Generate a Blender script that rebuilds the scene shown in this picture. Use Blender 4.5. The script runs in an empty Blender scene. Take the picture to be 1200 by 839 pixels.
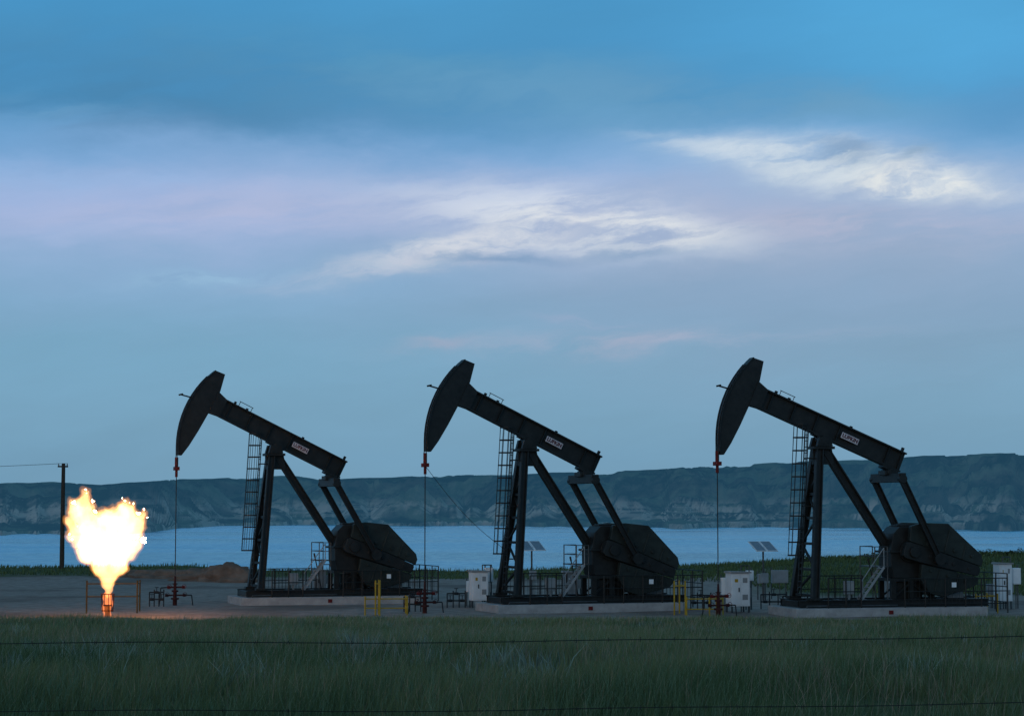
import bpy, bmesh, math, random
import numpy as np
from mathutils import Vector, Matrix, noise
random.seed(7); rng=np.random.default_rng(11)
S=bpy.context.scene
COL=S.collection
S.view_settings.view_transform='Standard'
try: S.view_settings.look='None'
except Exception: pass
S.view_settings.exposure=0

def lin(c):
    return tuple(((v/255)/12.92 if v/255<=0.04045 else ((v/255+0.055)/1.055)**2.4) for v in c)

CAMZ=4.8; F=2400.0; HR=598.0
def PX(px,D): return (px-600.0)/F*D
def ZR(row,D): return CAMZ-(row-HR)/F*D

# ------------------------------------------------------------------ materials
def nodes_of(m):
    m.use_nodes=True
    nt=m.node_tree
    return nt, nt.nodes["Principled BSDF"]
def mat(name,col,rough=0.6,metal=0.0,var=0.35,scale=3.0,spec=0.3,bump=0.0,col2=None):
    m=bpy.data.materials.new(name); nt,b=nodes_of(m)
    tc=nt.nodes.new("ShaderNodeTexCoord")
    n=nt.nodes.new("ShaderNodeTexNoise"); n.inputs["Scale"].default_value=scale; n.inputs["Detail"].default_value=6
    n.inputs["Roughness"].default_value=0.65
    nt.links.new(tc.outputs["Object"],n.inputs["Vector"])
    r=nt.nodes.new("ShaderNodeValToRGB")
    c2=col2 if col2 else tuple(min(1,c*(1+var)) for c in col)
    c1=tuple(c*(1-var) for c in col)
    r.color_ramp.elements[0].position=0.3; r.color_ramp.elements[0].color=(*c1,1)
    r.color_ramp.elements[1].position=0.72; r.color_ramp.elements[1].color=(*c2,1)
    nt.links.new(n.outputs["Fac"],r.inputs["Fac"]); nt.links.new(r.outputs["Color"],b.inputs["Base Color"])
    b.inputs["Roughness"].default_value=rough; b.inputs["Metallic"].default_value=metal
    b.inputs["Specular IOR Level"].default_value=spec
    if bump>0:
        bp=nt.nodes.new("ShaderNodeBump"); bp.inputs["Strength"].default_value=bump
        nt.links.new(n.outputs["Fac"],bp.inputs["Height"]); nt.links.new(bp.outputs["Normal"],b.inputs["Normal"])
    return m
M_PAINT=mat("dark_machine_paint",(0.0165,0.017,0.0155),0.5,0,0.5,2.5,0.3)
M_WEIGHT=mat("dark_green_paint",(0.020,0.026,0.022),0.55,0,0.5,2.0,0.3)
M_STEEL=mat("galvanised_steel",(0.08,0.085,0.085),0.5,0.5,0.3,6)
M_ROD=mat("rod_steel",(0.028,0.027,0.028),0.5,0.4,0.2,6)
M_CONC=mat("concrete",(0.36,0.345,0.33),0.9,0,0.25,2.0,0.2,0.2)
M_RED=mat("red_paint",(0.15,0.014,0.011),0.6,0,0.4,5,0.2)
M_DRED=mat("dull_red_paint",(0.055,0.013,0.011),0.7,0,0.5,5,0.2)
M_YEL=mat("yellow_paint",(0.42,0.26,0.025),0.6,0,0.3,4,0.2)
M_DYEL=mat("faded_yellow_paint",(0.08,0.05,0.012),0.7,0,0.4,4,0.2)
M_WHITE=mat("white_paint",(0.74,0.76,0.76),0.45,0,0.1,2)
M_GREY=mat("grey_paint",(0.26,0.27,0.27),0.5,0,0.2,2)
M_SOLAR=mat("solar_cells",(0.16,0.20,0.24),0.12,0,0.3,8,0.9)
M_WOOD=mat("weathered_wood",(0.06,0.047,0.037),0.9,0,0.4,8,0.1)
M_PLATE=mat("sign_plate",(0.58,0.52,0.53),0.5,0,0.1,3)
M_LET=mat("sign_letters",(0.09,0.012,0.02),0.5,0,0.1,3)
M_DIRT=mat("dirt",(0.20,0.13,0.095),0.95,0,0.4,1.2,0.1,0.6)
M_WIRE=mat("rusty_wire",(0.03,0.028,0.027),0.7,0.3,0.3,8)

# ------------------------------------------------------------------ mesh helpers
def frame(d,up=Vector((0,0,1))):
    d=d.normalized()
    if abs(d.dot(up))>0.98: up=Vector((1,0,0))
    s=d.cross(up).normalized(); u=s.cross(d).normalized()
    return s,u
def hexa(bm,c):
    v=[bm.verts.new(p) for p in c]
    for f in ((0,3,2,1),(4,5,6,7),(0,1,5,4),(1,2,6,5),(2,3,7,6),(3,0,4,7)): bm.faces.new([v[i] for i in f])
def bar(bm,p0,p1,w,h,up=Vector((0,0,1))):
    p0=Vector(p0);p1=Vector(p1); s,u=frame(p1-p0,Vector(up))
    c=[]
    for p in (p0,p1):
        for a,b in ((-1,-1),(1,-1),(1,1),(-1,1)): c.append(p+s*(a*w/2)+u*(b*h/2))
    hexa(bm,c)
def ibeam(bm,p0,p1,w,h,t=0.05,up=Vector((0,0,1))):
    p0=Vector(p0);p1=Vector(p1); s,u=frame(p1-p0,Vector(up))
    bar(bm,p0,p1,t,h-2*t,up)
    bar(bm,p0+u*(h/2-t/2),p1+u*(h/2-t/2),w,t,up)
    bar(bm,p0-u*(h/2-t/2),p1-u*(h/2-t/2),w,t,up)
def box(bm,x0,x1,y0,y1,z0,z1):
    hexa(bm,[Vector(p) for p in ((x0,y0,z0),(x1,y0,z0),(x1,y1,z0),(x0,y1,z0),(x0,y0,z1),(x1,y0,z1),(x1,y1,z1),(x0,y1,z1))])
def cyl(bm,p0,p1,r0,r1=None,n=12):
    r1=r0 if r1 is None else r1
    p0=Vector(p0);p1=Vector(p1); s,u=frame(p1-p0)
    a=[];b=[]
    for i in range(n):
        t=2*math.pi*i/n; d=s*math.cos(t)+u*math.sin(t)
        a.append(bm.verts.new(p0+d*r0)); b.append(bm.verts.new(p1+d*r1))
    for i in range(n):
        j=(i+1)%n; bm.faces.new((a[i],a[j],b[j],b[i]))
    bm.faces.new(a[::-1]); bm.faces.new(b)
def ring(bm,c,ax,R,r,n=16,arc=(0,2*math.pi)):
    c=Vector(c); s,u=frame(Vector(ax)); pts=[]
    for i in range(n+1):
        t=arc[0]+(arc[1]-arc[0])*i/n; pts.append(c+s*math.cos(t)*R+u*math.sin(t)*R)
    for i in range(n): cyl(bm,pts[i],pts[i+1],r,n=5)
def prism(bm,pts,y0,y1):
    a=[bm.verts.new((p[0],y0,p[1])) for p in pts]; b=[bm.verts.new((p[0],y1,p[1])) for p in pts]
    n=len(pts)
    for i in range(n):
        j=(i+1)%n; bm.faces.new((a[i],a[j],b[j],b[i]))
    bm.faces.new(a[::-1]); bm.faces.new(b)
def finish(bm,name,m,parent=None,bevel=0,smooth=False):
    bmesh.ops.recalc_face_normals(bm,faces=bm.faces)
    me=bpy.data.meshes.new(name); bm.to_mesh(me); bm.free()
    if smooth:
        for p in me.polygons: p.use_smooth=True
    o=bpy.data.objects.new(name,me); COL.objects.link(o)
    if m: me.materials.append(m)
    if parent: o.parent=parent
    if bevel:
        b=o.modifiers.new("bevel",'BEVEL'); b.width=bevel; b.segments=2; b.limit_method='ANGLE'
    return o
def empty(name,loc,rz=0,label=None,cat=None,group=None):
    e=bpy.data.objects.new(name,None); COL.objects.link(e); e.location=loc; e.rotation_euler=(0,0,rz); e.empty_display_size=0.3
    if label: e["label"]=label
    if cat: e["category"]=cat
    if group: e["group"]=group
    return e
def B(): return bmesh.new()

# ------------------------------------------------------------------ ground height
def sm(a,b,x):
    t=np.clip((x-a)/(b-a),0,1); return t*t*(3-2*t)
_tab=rng.random((256,256))
def vnoise(x,y):
    xi=np.floor(x).astype(int); yi=np.floor(y).astype(int); fx=x-xi; fy=y-yi
    fx=fx*fx*(3-2*fx); fy=fy*fy*(3-2*fy)
    a=_tab[xi%256,yi%256]; b=_tab[(xi+1)%256,yi%256]; c=_tab[xi%256,(yi+1)%256]; d=_tab[(xi+1)%256,(yi+1)%256]
    return (a*(1-fx)+b*fx)*(1-fy)+(c*(1-fx)+d*fx)*fy
def fbm(x,y,o=4):
    s=0;a=0.5
    for i in range(o): s=s+a*vnoise(x*2**i+i*17.3,y*2**i+i*5.1); a*=0.5
    return s
def gz(x,y):
    x=np.asarray(x,float); y=np.asarray(y,float)
    near=np.interp(y,[-60,0,12,17,30,50,70,86,92],[3.3,3.2,3.2,3.1,2.55,1.72,0.88,0.16,0.0])
    px=600+F*x/np.maximum(y,5)
    berm=np.interp(px,[-200,0,230,300,560,800,880,960,1060,1200,1500],[0.25,0.2,0.15,0.0,-0.15,0.15,0.6,0.95,1.15,1.3,1.6])
    bz=berm*sm(128,156,y)+(fbm(x*0.15,y*0.15)-0.47)*0.5*sm(125,150,y)
    z=near+bz*(1-sm(170,260,y))
    z=z-np.interp(y,[168,240,700,1300],[0,4,33,60])
    z=z+(fbm(x*0.08+9,y*0.08)-0.47)*0.6*(1-sm(74,90,y))*sm(5,25,y)
    z=z+(fbm(x*0.5+3,y*0.5)-0.47)*0.10
    return z

# ------------------------------------------------------------------ ground sheet
ys=np.concatenate([np.arange(-40,80,1.0),np.arange(80,180,0.8),np.geomspace(180,1300,60)])
ts=np.linspace(-1,1,221)
W=70+0.75*np.maximum(ys,0)
Xg=ts[None,:]*W[:,None]; Yg=np.repeat(ys[:,None],len(ts),1)
Zg=gz(Xg,Yg)
nv=Xg.size; R_,C_=Xg.shape
idx=np.arange(nv).reshape(R_,C_)
quads=np.stack([idx[:-1,:-1],idx[:-1,1:],idx[1:,1:],idx[1:,:-1]],-1).reshape(-1,4)
def grid_mesh(name,co,quads,m):
    me=bpy.data.meshes.new(name); me.vertices.add(len(co)); me.vertices.foreach_set("co",co.astype(np.float32).ravel())
    k=quads.shape[1]
    me.loops.add(quads.size); me.loops.foreach_set("vertex_index",quads.astype(np.int32).ravel())
    me.polygons.add(len(quads)); me.polygons.foreach_set("loop_start",(np.arange(len(quads))*k).astype(np.int32))
    me.update(calc_edges=True); me.validate()
    me.materials.append(m)
    o=bpy.data.objects.new(name,me); COL.objects.link(o); return o
mg=bpy.data.materials.new("ground_soil_and_grass"); nt,b=nodes_of(mg)
L=nt.links.new
def nd(t,nt=nt): return nt.nodes.new(t)
geo=nd("ShaderNodeNewGeometry"); sep=nd("ShaderNodeSeparateXYZ"); L(geo.outputs["Position"],sep.inputs[0])
def tn(nt,vec,scale,detail=6,rough=0.6,dist=0):
    n=nt.nodes.new("ShaderNodeTexNoise"); n.inputs["Scale"].default_value=scale; n.inputs["Detail"].default_value=detail
    n.inputs["Roughness"].default_value=rough; n.inputs["Distortion"].default_value=dist
    nt.links.new(vec,n.inputs["Vector"]); return n.outputs["Fac"]
def ma(nt,op,a,b=None,c=None,clamp=False):
    n=nt.nodes.new("ShaderNodeMath"); n.operation=op; n.use_clamp=clamp
    for i,v in enumerate((a,b,c)):
        if v is None: continue
        if isinstance(v,(int,float)): n.inputs[i].default_value=v
        else: nt.links.new(v,n.inputs[i])
    return n.outputs[0]
def mr(nt,v,a,b_,c=0,d=1):
    n=nt.nodes.new("ShaderNodeMapRange"); n.interpolation_type='SMOOTHSTEP'
    for i,x in enumerate((v,a,b_,c,d)):
        if isinstance(x,(int,float)): n.inputs[i].default_value=x
        else: nt.links.new(x,n.inputs[i])
    return n.outputs[0]
def mix(nt,f,a,b_):
    n=nt.nodes.new("ShaderNodeMix"); n.data_type='RGBA'
    for i,x in ((0,f),(6,a),(7,b_)):
        if isinstance(x,(int,float)): n.inputs[i].default_value=x
        elif isinstance(x,tuple): n.inputs[i].default_value=(*x[:3],1)
        else: nt.links.new(x,n.inputs[i])
    return n.outputs[2]
P=geo.outputs["Position"]
n1=tn(nt,P,0.12,5); n2=tn(nt,P,1.5,6); n3=tn(nt,P,9,5)
yw=ma(nt,'ADD',sep.outputs["Y"],ma(nt,'MULTIPLY',ma(nt,'SUBTRACT',n1,0.5),14))
pad=ma(nt,'MULTIPLY',mr(nt,yw,87.5,90.5),mr(nt,yw,152,144))
xr=mr(nt,ma(nt,'SUBTRACT',sep.outputs["X"],ma(nt,'MULTIPLY',sep.outputs["Y"],0.10)),0,6)
pad=ma(nt,'MULTIPLY',pad,ma(nt,'SUBTRACT',1,ma(nt,'MULTIPLY',xr,mr(nt,yw,112,122))))
grav=mix(nt,mr(nt,n2,0.35,0.65),(0.24,0.175,0.14),(0.38,0.285,0.235))
grav=mix(nt,ma(nt,'MULTIPLY',mr(nt,n3,0.45,0.7),0.5),grav,(0.42,0.33,0.275))
grav=mix(nt,ma(nt,'MULTIPLY',mr(nt,n1,0.48,0.62),0.7),grav,(0.17,0.115,0.09))
grs=mix(nt,mr(nt,n2,0.35,0.65),(0.06,0.075,0.03),(0.12,0.13,0.055))
L(mix(nt,pad,grs,grav),b.inputs["Base Color"]); b.inputs["Roughness"].default_value=0.95; b.inputs["Specular IOR Level"].default_value=0.1
bp=nd("ShaderNodeBump"); bp.inputs["Strength"].default_value=0.6; bp.inputs["Distance"].default_value=0.15
L(n2,bp.inputs["Height"]); L(bp.outputs["Normal"],b.inputs["Normal"])
g=grid_mesh("ground",np.stack([Xg,Yg,Zg],-1).reshape(-1,3),quads,mg); g["kind"]="structure"; g["label"]="gravel well pad and grassy prairie ground"
for p in g.data.polygons: p.use_smooth=True

# ------------------------------------------------------------------ lake
mw=bpy.data.materials.new("lake_water"); mw.use_nodes=True; nt=mw.node_tree; nt.nodes.clear()
out=nt.nodes.new("ShaderNodeOutputMaterial"); gl_=nt.nodes.new("ShaderNodeBsdfGlossy"); df=nt.nodes.new("ShaderNodeBsdfDiffuse"); ms=nt.nodes.new("ShaderNodeMixShader")
nt.links.new(df.outputs[0],ms.inputs[1]); nt.links.new(gl_.outputs[0],ms.inputs[2]); nt.links.new(ms.outputs[0],out.inputs["Surface"]); 
fr_=nt.nodes.new("ShaderNodeFresnel"); fr_.inputs["IOR"].default_value=1.33
geo=nt.nodes.new("ShaderNodeNewGeometry"); P=geo.outputs["Position"]
mp=nt.nodes.new("ShaderNodeMapping"); mp.inputs["Scale"].default_value=(1,0.28,1); nt.links.new(P,mp.inputs["Vector"])
mp2=nt.nodes.new("ShaderNodeMapping"); mp2.inputs["Scale"].default_value=(0.35,1,1); nt.links.new(P,mp2.inputs["Vector"])
w1=tn(nt,mp.outputs[0],0.12,8,0.72,0.2); w2=tn(nt,mp2.outputs[0],0.0035,6,0.65,0.5); w3=tn(nt,mp.outputs[0],0.12,6,0.75)
bp=nt.nodes.new("ShaderNodeBump"); bp.inputs["Strength"].default_value=0.45; bp.inputs["Distance"].default_value=1.2
nt.links.new(w1,bp.inputs["Height"]); nt.links.new(bp.outputs["Normal"],gl_.inputs["Normal"])
nt.links.new(mr(nt,w2,0.35,0.65,0.14,0.28),gl_.inputs["Roughness"])
nt.links.new(mix(nt,mr(nt,w3,0.36,0.62),(0.46,0.73,0.86),(0.58,0.86,0.96)),gl_.inputs["Color"])
nt.links.new(ma(nt,'MULTIPLY',fr_.outputs[0],0.92),ms.inputs[0])
nt.links.new(mix(nt,mr(nt,w2,0.4,0.62),(0.02,0.13,0.21),(0.06,0.21,0.30)),df.inputs["Color"])
bm=B(); v=[bm.verts.new(p) for p in ((-9000,250,-30),(9000,250,-30),(9000,14000,-30),(-9000,14000,-30))]; bm.faces.new(v)
o=finish(bm,"lake_water",mw); o["kind"]="structure"; o["label"]="wide rippled blue lake below the bluffs"

# ------------------------------------------------------------------ hills across the lake
azs=np.linspace(-0.48,0.48,1000); nr=130
px=600+F*np.tan(azs)
sky_r=np.interp(px,[-400,0,60,120,200,300,350,400,440,500,600,700,740,800,850,950,1050,1130,1200,1500],
                   [560,567,566,569,563,559,558,562,560,557,556,553,551,548,545,542,538,534,532,525])
ds=np.interp(px,[-400,0,120,180,260,400,520,600,700,820,900,1000,1100,1250,1500],
                [2700,2850,2950,3400,4700,5100,4700,4700,4300,4000,4300,4000,3700,3500,3300])
ds=ds+(fbm(azs*60+5,azs*0)-0.47)*900
t=np.linspace(0,1,nr)**1.3
span=1500
co=np.zeros((nr,len(azs),3))
for j,tt in enumerate(t):
    r=ds-60+tt*(span*1.9)
    s=(r-ds)/span
    zr=4.8+(ds+span)*(HR-sky_r)/F
    X=r*np.sin(azs); Y=r*np.cos(azs)
    prof=np.where(s<1, 0.10*sm(0,0.03,s)+0.20*sm(0.0,0.35,s)+0.70*sm(0.15,1.0,s), 1.0-0.25*np.clip(s-1,0,2))
    h=-34+(zr+34)*prof
    gl=np.abs(fbm(X*0.0024,Y*0.0030+X*.0006,5)-0.47)*2
    env=np.clip(s*3,0,1)*np.clip((1.15-s)*1.3,0.06,1)
    h=h+ (gl-0.28)*190*env*np.where(s>0,1,0)
    h=h+(fbm(X*0.009,Y*0.010,4)-0.45)*26*env
    st=16.0+3*fbm(X*.001,Y*.001); q=np.floor(h/st)*st+st*sm(.25,.75,h/st-np.floor(h/st)); wq=0.5*sm(650,950,px)+.15
    h=np.where(s>0,h*(1-wq)+q*wq,h)
    h=np.where(s>0,np.maximum(h,-33+ 14*sm(0,.04,s)*fbm(X*.01,Y*.01,2)*2),h)
    cap=4.8+r*(HR-sky_r+ (fbm(azs*70,azs*0+3)-0.45)*3.5 )/F
    h=np.minimum(h,cap)
    co[j,:,0]=X; co[j,:,1]=Y; co[j,:,2]=h
n_=len(azs); idx=np.arange(nr*n_).reshape(nr,n_)
q=np.stack([idx[:-1,:-1],idx[:-1,1:],idx[1:,1:],idx[1:,:-1]],-1).reshape(-1,4)
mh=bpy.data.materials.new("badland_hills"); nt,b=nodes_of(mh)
geo=nt.nodes.new("ShaderNodeNewGeometry"); P=geo.outputs["Position"]; sp=nt.nodes.new("ShaderNodeSeparateXYZ"); nt.links.new(geo.outputs["Normal"],sp.inputs[0])
spp=nt.nodes.new("ShaderNodeSeparateXYZ"); nt.links.new(P,spp.inputs[0])
a1=tn(nt,P,0.0065,7,0.68); a2=tn(nt,P,0.018,6,0.7); a4=tn(nt,P,0.0026,4,0.55)
mp=nt.nodes.new("ShaderNodeMapping"); mp.inputs["Scale"].default_value=(0.003,0.003,0.11); nt.links.new(P,mp.inputs["Vector"])
a3=tn(nt,mp.outputs[0],1.0,4,0.6)
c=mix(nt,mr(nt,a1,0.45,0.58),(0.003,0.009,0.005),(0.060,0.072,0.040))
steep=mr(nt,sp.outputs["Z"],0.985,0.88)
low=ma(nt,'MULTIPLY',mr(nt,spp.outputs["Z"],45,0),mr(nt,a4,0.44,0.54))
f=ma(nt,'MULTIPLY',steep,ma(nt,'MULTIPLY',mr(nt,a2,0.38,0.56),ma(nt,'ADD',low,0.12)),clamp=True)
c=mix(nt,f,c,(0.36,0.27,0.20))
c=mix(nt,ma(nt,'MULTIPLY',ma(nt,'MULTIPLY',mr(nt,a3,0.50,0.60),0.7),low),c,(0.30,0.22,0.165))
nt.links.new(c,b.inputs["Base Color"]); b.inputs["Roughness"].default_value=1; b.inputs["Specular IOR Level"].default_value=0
b.inputs["Emission Color"].default_value=(*lin((33,70,94)),1); b.inputs["Emission Strength"].default_value=0.82  # distance haze painted in: constant blue glow standing for airlight over the hills
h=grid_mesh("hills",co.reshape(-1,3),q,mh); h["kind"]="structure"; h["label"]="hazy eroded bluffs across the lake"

# ------------------------------------------------------------------ grass
def make_blades(x,y,hh,ww,col,name,label,m,la_sd=1.6):
    n=len(x); z=gz(x,y)-0.03
    ang=rng.random(n)*2*np.pi; la=rng.normal(0.2,la_sd,n)
    lean=hh*(0.10+0.7*rng.random(n)**2)
    dx=np.cos(la)*lean; dy=np.sin(la)*lean*0.6
    wx=np.cos(ang)*ww/2; wy=np.sin(ang)*ww/2
    v=np.zeros((n,5,3),np.float32)
    v[:,0]=np.stack([x-wx,y-wy,z],-1); v[:,1]=np.stack([x+wx,y+wy,z],-1)
    v[:,2]=np.stack([x-wx*.8+dx*.35,y-wy*.8+dy*.35,z+hh*.55],-1); v[:,3]=np.stack([x+wx*.8+dx*.35,y+wy*.8+dy*.35,z+hh*.55],-1)
    v[:,4]=np.stack([x+dx,y+dy,z+hh],-1)
    base=(np.arange(n)*5)[:,None]
    tri=np.concatenate([base+np.array([0,1,2]),base+np.array([1,3,2]),base+np.array([2,3,4])],1).reshape(-1,3)
    me=bpy.data.meshes.new(name); me.vertices.add(n*5); me.vertices.foreach_set("co",v.ravel())
    me.loops.add(tri.size); me.loops.foreach_set("vertex_index",tri.astype(np.int32).ravel())
    me.polygons.add(len(tri)); me.polygons.foreach_set("loop_start",(np.arange(len(tri))*3).astype(np.int32))
    me.update(calc_edges=True)
    at=me.color_attributes.new("tint",'FLOAT_COLOR','POINT')
    cc=np.ones((n,5,4),np.float32); cc[:,:,:3]=col[:,None,:]
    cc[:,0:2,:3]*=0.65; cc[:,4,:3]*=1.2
    at.data.foreach_set("color",cc.ravel())
    me.materials.append(m); o=bpy.data.objects.new(name,me); COL.objects.link(o)
    o["kind"]="stuff"; o["label"]=label; return o
mgr=bpy.data.materials.new("grass_blades"); nt,b=nodes_of(mgr)
at=nt.nodes.new("ShaderNodeAttribute"); at.attribute_name="tint"; nt.links.new(at.outputs["Color"],b.inputs["Base Color"])
b.inputs["Roughness"].default_value=0.9; b.inputs["Specular IOR Level"].default_value=0.05
out=nt.nodes["Material Output"]; trl=nt.nodes.new("ShaderNodeBsdfTranslucent"); nt.links.new(at.outputs["Color"],trl.inputs["Color"])
mx=nt.nodes.new("ShaderNodeMixShader"); mx.inputs[0].default_value=.4; nt.links.new(b.outputs[0],mx.inputs[1]); nt.links.new(trl.outputs[0],mx.inputs[2]); nt.links.new(mx.outputs[0],out.inputs["Surface"])
n=440000
d=np.exp(rng.uniform(np.log(10.5),np.log(93),n)); xx=(rng.random(n)*2-1)*(0.28*d+2)
cl=fbm(xx*0.7,d*0.3,4); big=fbm(xx*0.11+40,d*0.06+7,4); mid=fbm(xx*0.5+11,d*0.16+3,4)
keep=(rng.random(n)<np.clip((cl-0.22)*5,0.2,1))&(d<88.5+ (fbm(xx*0.45,xx*0+2)-0.47)*14); xx=xx[keep]; d=d[keep]; cl=cl[keep]; big=big[keep]; mid=mid[keep]; n=len(d)
hh=(0.12+0.26*rng.random(n))*(0.45+1.1*cl); hh*=np.interp(d,[10,30,80,91],[0.85,0.95,1.0,0.75])
ww=np.interp(d,[10,20,50,90],[0.0045,0.0065,0.014,0.027])
green=np.array([0.215,0.230,0.100]); dk=np.array([0.105,0.145,0.062]); tan=np.array([0.44,0.34,0.21]); blu=np.array([0.20,0.275,0.16])
k=np.clip((0.5*big+0.5*mid-0.36)*6.5,0,1)[:,None]
col=dk*(1-k)+green*k
k2=(rng.random(n)<np.interp(d,[12,30,60,90],[0.12,0.18,0.32,0.42])*np.clip(mid*4-1.0,.2,1.7))[:,None]; col=np.where(k2,tan*(0.5+0.6*rng.random((n,1))),col)
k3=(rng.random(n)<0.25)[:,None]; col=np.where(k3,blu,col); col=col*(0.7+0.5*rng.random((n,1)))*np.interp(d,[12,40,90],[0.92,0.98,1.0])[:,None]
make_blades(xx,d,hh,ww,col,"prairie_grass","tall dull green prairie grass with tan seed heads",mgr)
ns=9000; d=np.exp(rng.uniform(np.log(14),np.log(90),ns)); xx=(rng.random(ns)*2-1)*(0.28*d+2)
k=fbm(xx*.4,d*.2,3)>.45; xx=xx[k]; d=d[k]; ns=len(d)
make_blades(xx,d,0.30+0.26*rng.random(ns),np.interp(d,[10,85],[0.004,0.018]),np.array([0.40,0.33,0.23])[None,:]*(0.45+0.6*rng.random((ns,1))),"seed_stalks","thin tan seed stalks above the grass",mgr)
cs=[]
for i in range(210):
    dd=math.exp(random.uniform(math.log(19),math.log(82))); cs.append((PX(random.uniform(-60,1260),dd),dd,random.uniform(0.05,0.18)))
sx=[];sy=[];sh=[]
for (cx,cy,r) in cs:
    m_=int(38); a=rng.normal(0,r,(m_,2)); sx.append(cx+a[:,0]); sy.append(cy+a[:,1]); sh.append((0.20*rng.random(m_)+0.14)*random.uniform(.7,1.3))
sx=np.concatenate(sx); sy=np.concatenate(sy); sh=np.concatenate(sh)
make_blades(sx,sy,sh,np.interp(sy,[10,60],[0.012,0.028]),np.array([0.34,0.41,0.33])[None,:]*(0.35+0.7*rng.random((len(sx),1))),"sagebrush_plants","pale silvery sage plants among the grass",mgr,3.0)
n=60000
d=rng.uniform(112,172,n); pxs=rng.uniform(-150,1400,n); xx=(pxs-600)/F*d
dens=np.interp(pxs,[-150,0,240,300,520,700,860,950,1400],[.6,.6,.4,.1,.5,.6,.9,1,1]); lim=np.interp(pxs,[-150,600,850,950,1400],[148,146,135,120,114])
k=(rng.random(n)<dens)&(d>lim); xx=xx[k]; d=d[k]; n=len(d)
make_blades(xx,d,0.15+0.25*rng.random(n),np.full(n,0.07),np.array([0.12,0.15,0.06])[None,:]*(0.6+0.8*rng.random((n,1))),"bank_grass","short grass on the bank beyond the gravel pad",mgr)

vv=[];ff=[]
for p_ in list(np.linspace(940,1290,20)):
    D_=160; cx=PX(p_,D_+random.uniform(-5,5))+random.uniform(-1,1); cy=random.uniform(152,166); s=random.uniform(0.35,0.9); z0=float(gz(cx,cy))
    for i in range(170):
        a=random.uniform(0,6.28); rr=random.random()**0.5*s*1.7; zz=random.random()*s*0.8*(1-(rr/(s*1.75))**2)
        c=Vector((cx+math.cos(a)*rr,cy+math.sin(a)*rr,z0+zz)); q_=0.08
        d1=Vector((random.gauss(0,1),random.gauss(0,1),random.gauss(0,1))).normalized()*q_; d2=Vector((random.gauss(0,1),random.gauss(0,1),random.gauss(0,1))).normalized()*q_
        k=len(vv); vv+= [c-d1,c+d2,c+d1,c-d2]; ff.append((k,k+1,k+2,k+3))
me=bpy.data.meshes.new("shrub_thicket"); me.from_pydata(vv,[],ff); me.materials.append(mat("shrub_leaves",(0.05,0.065,0.03),0.9,0,0.5,1.5,0.1))
o=bpy.data.objects.new("shrub_thicket",me); COL.objects.link(o); o["kind"]="stuff"; o["label"]="low dark shrubs along the bank above the lake"

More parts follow.
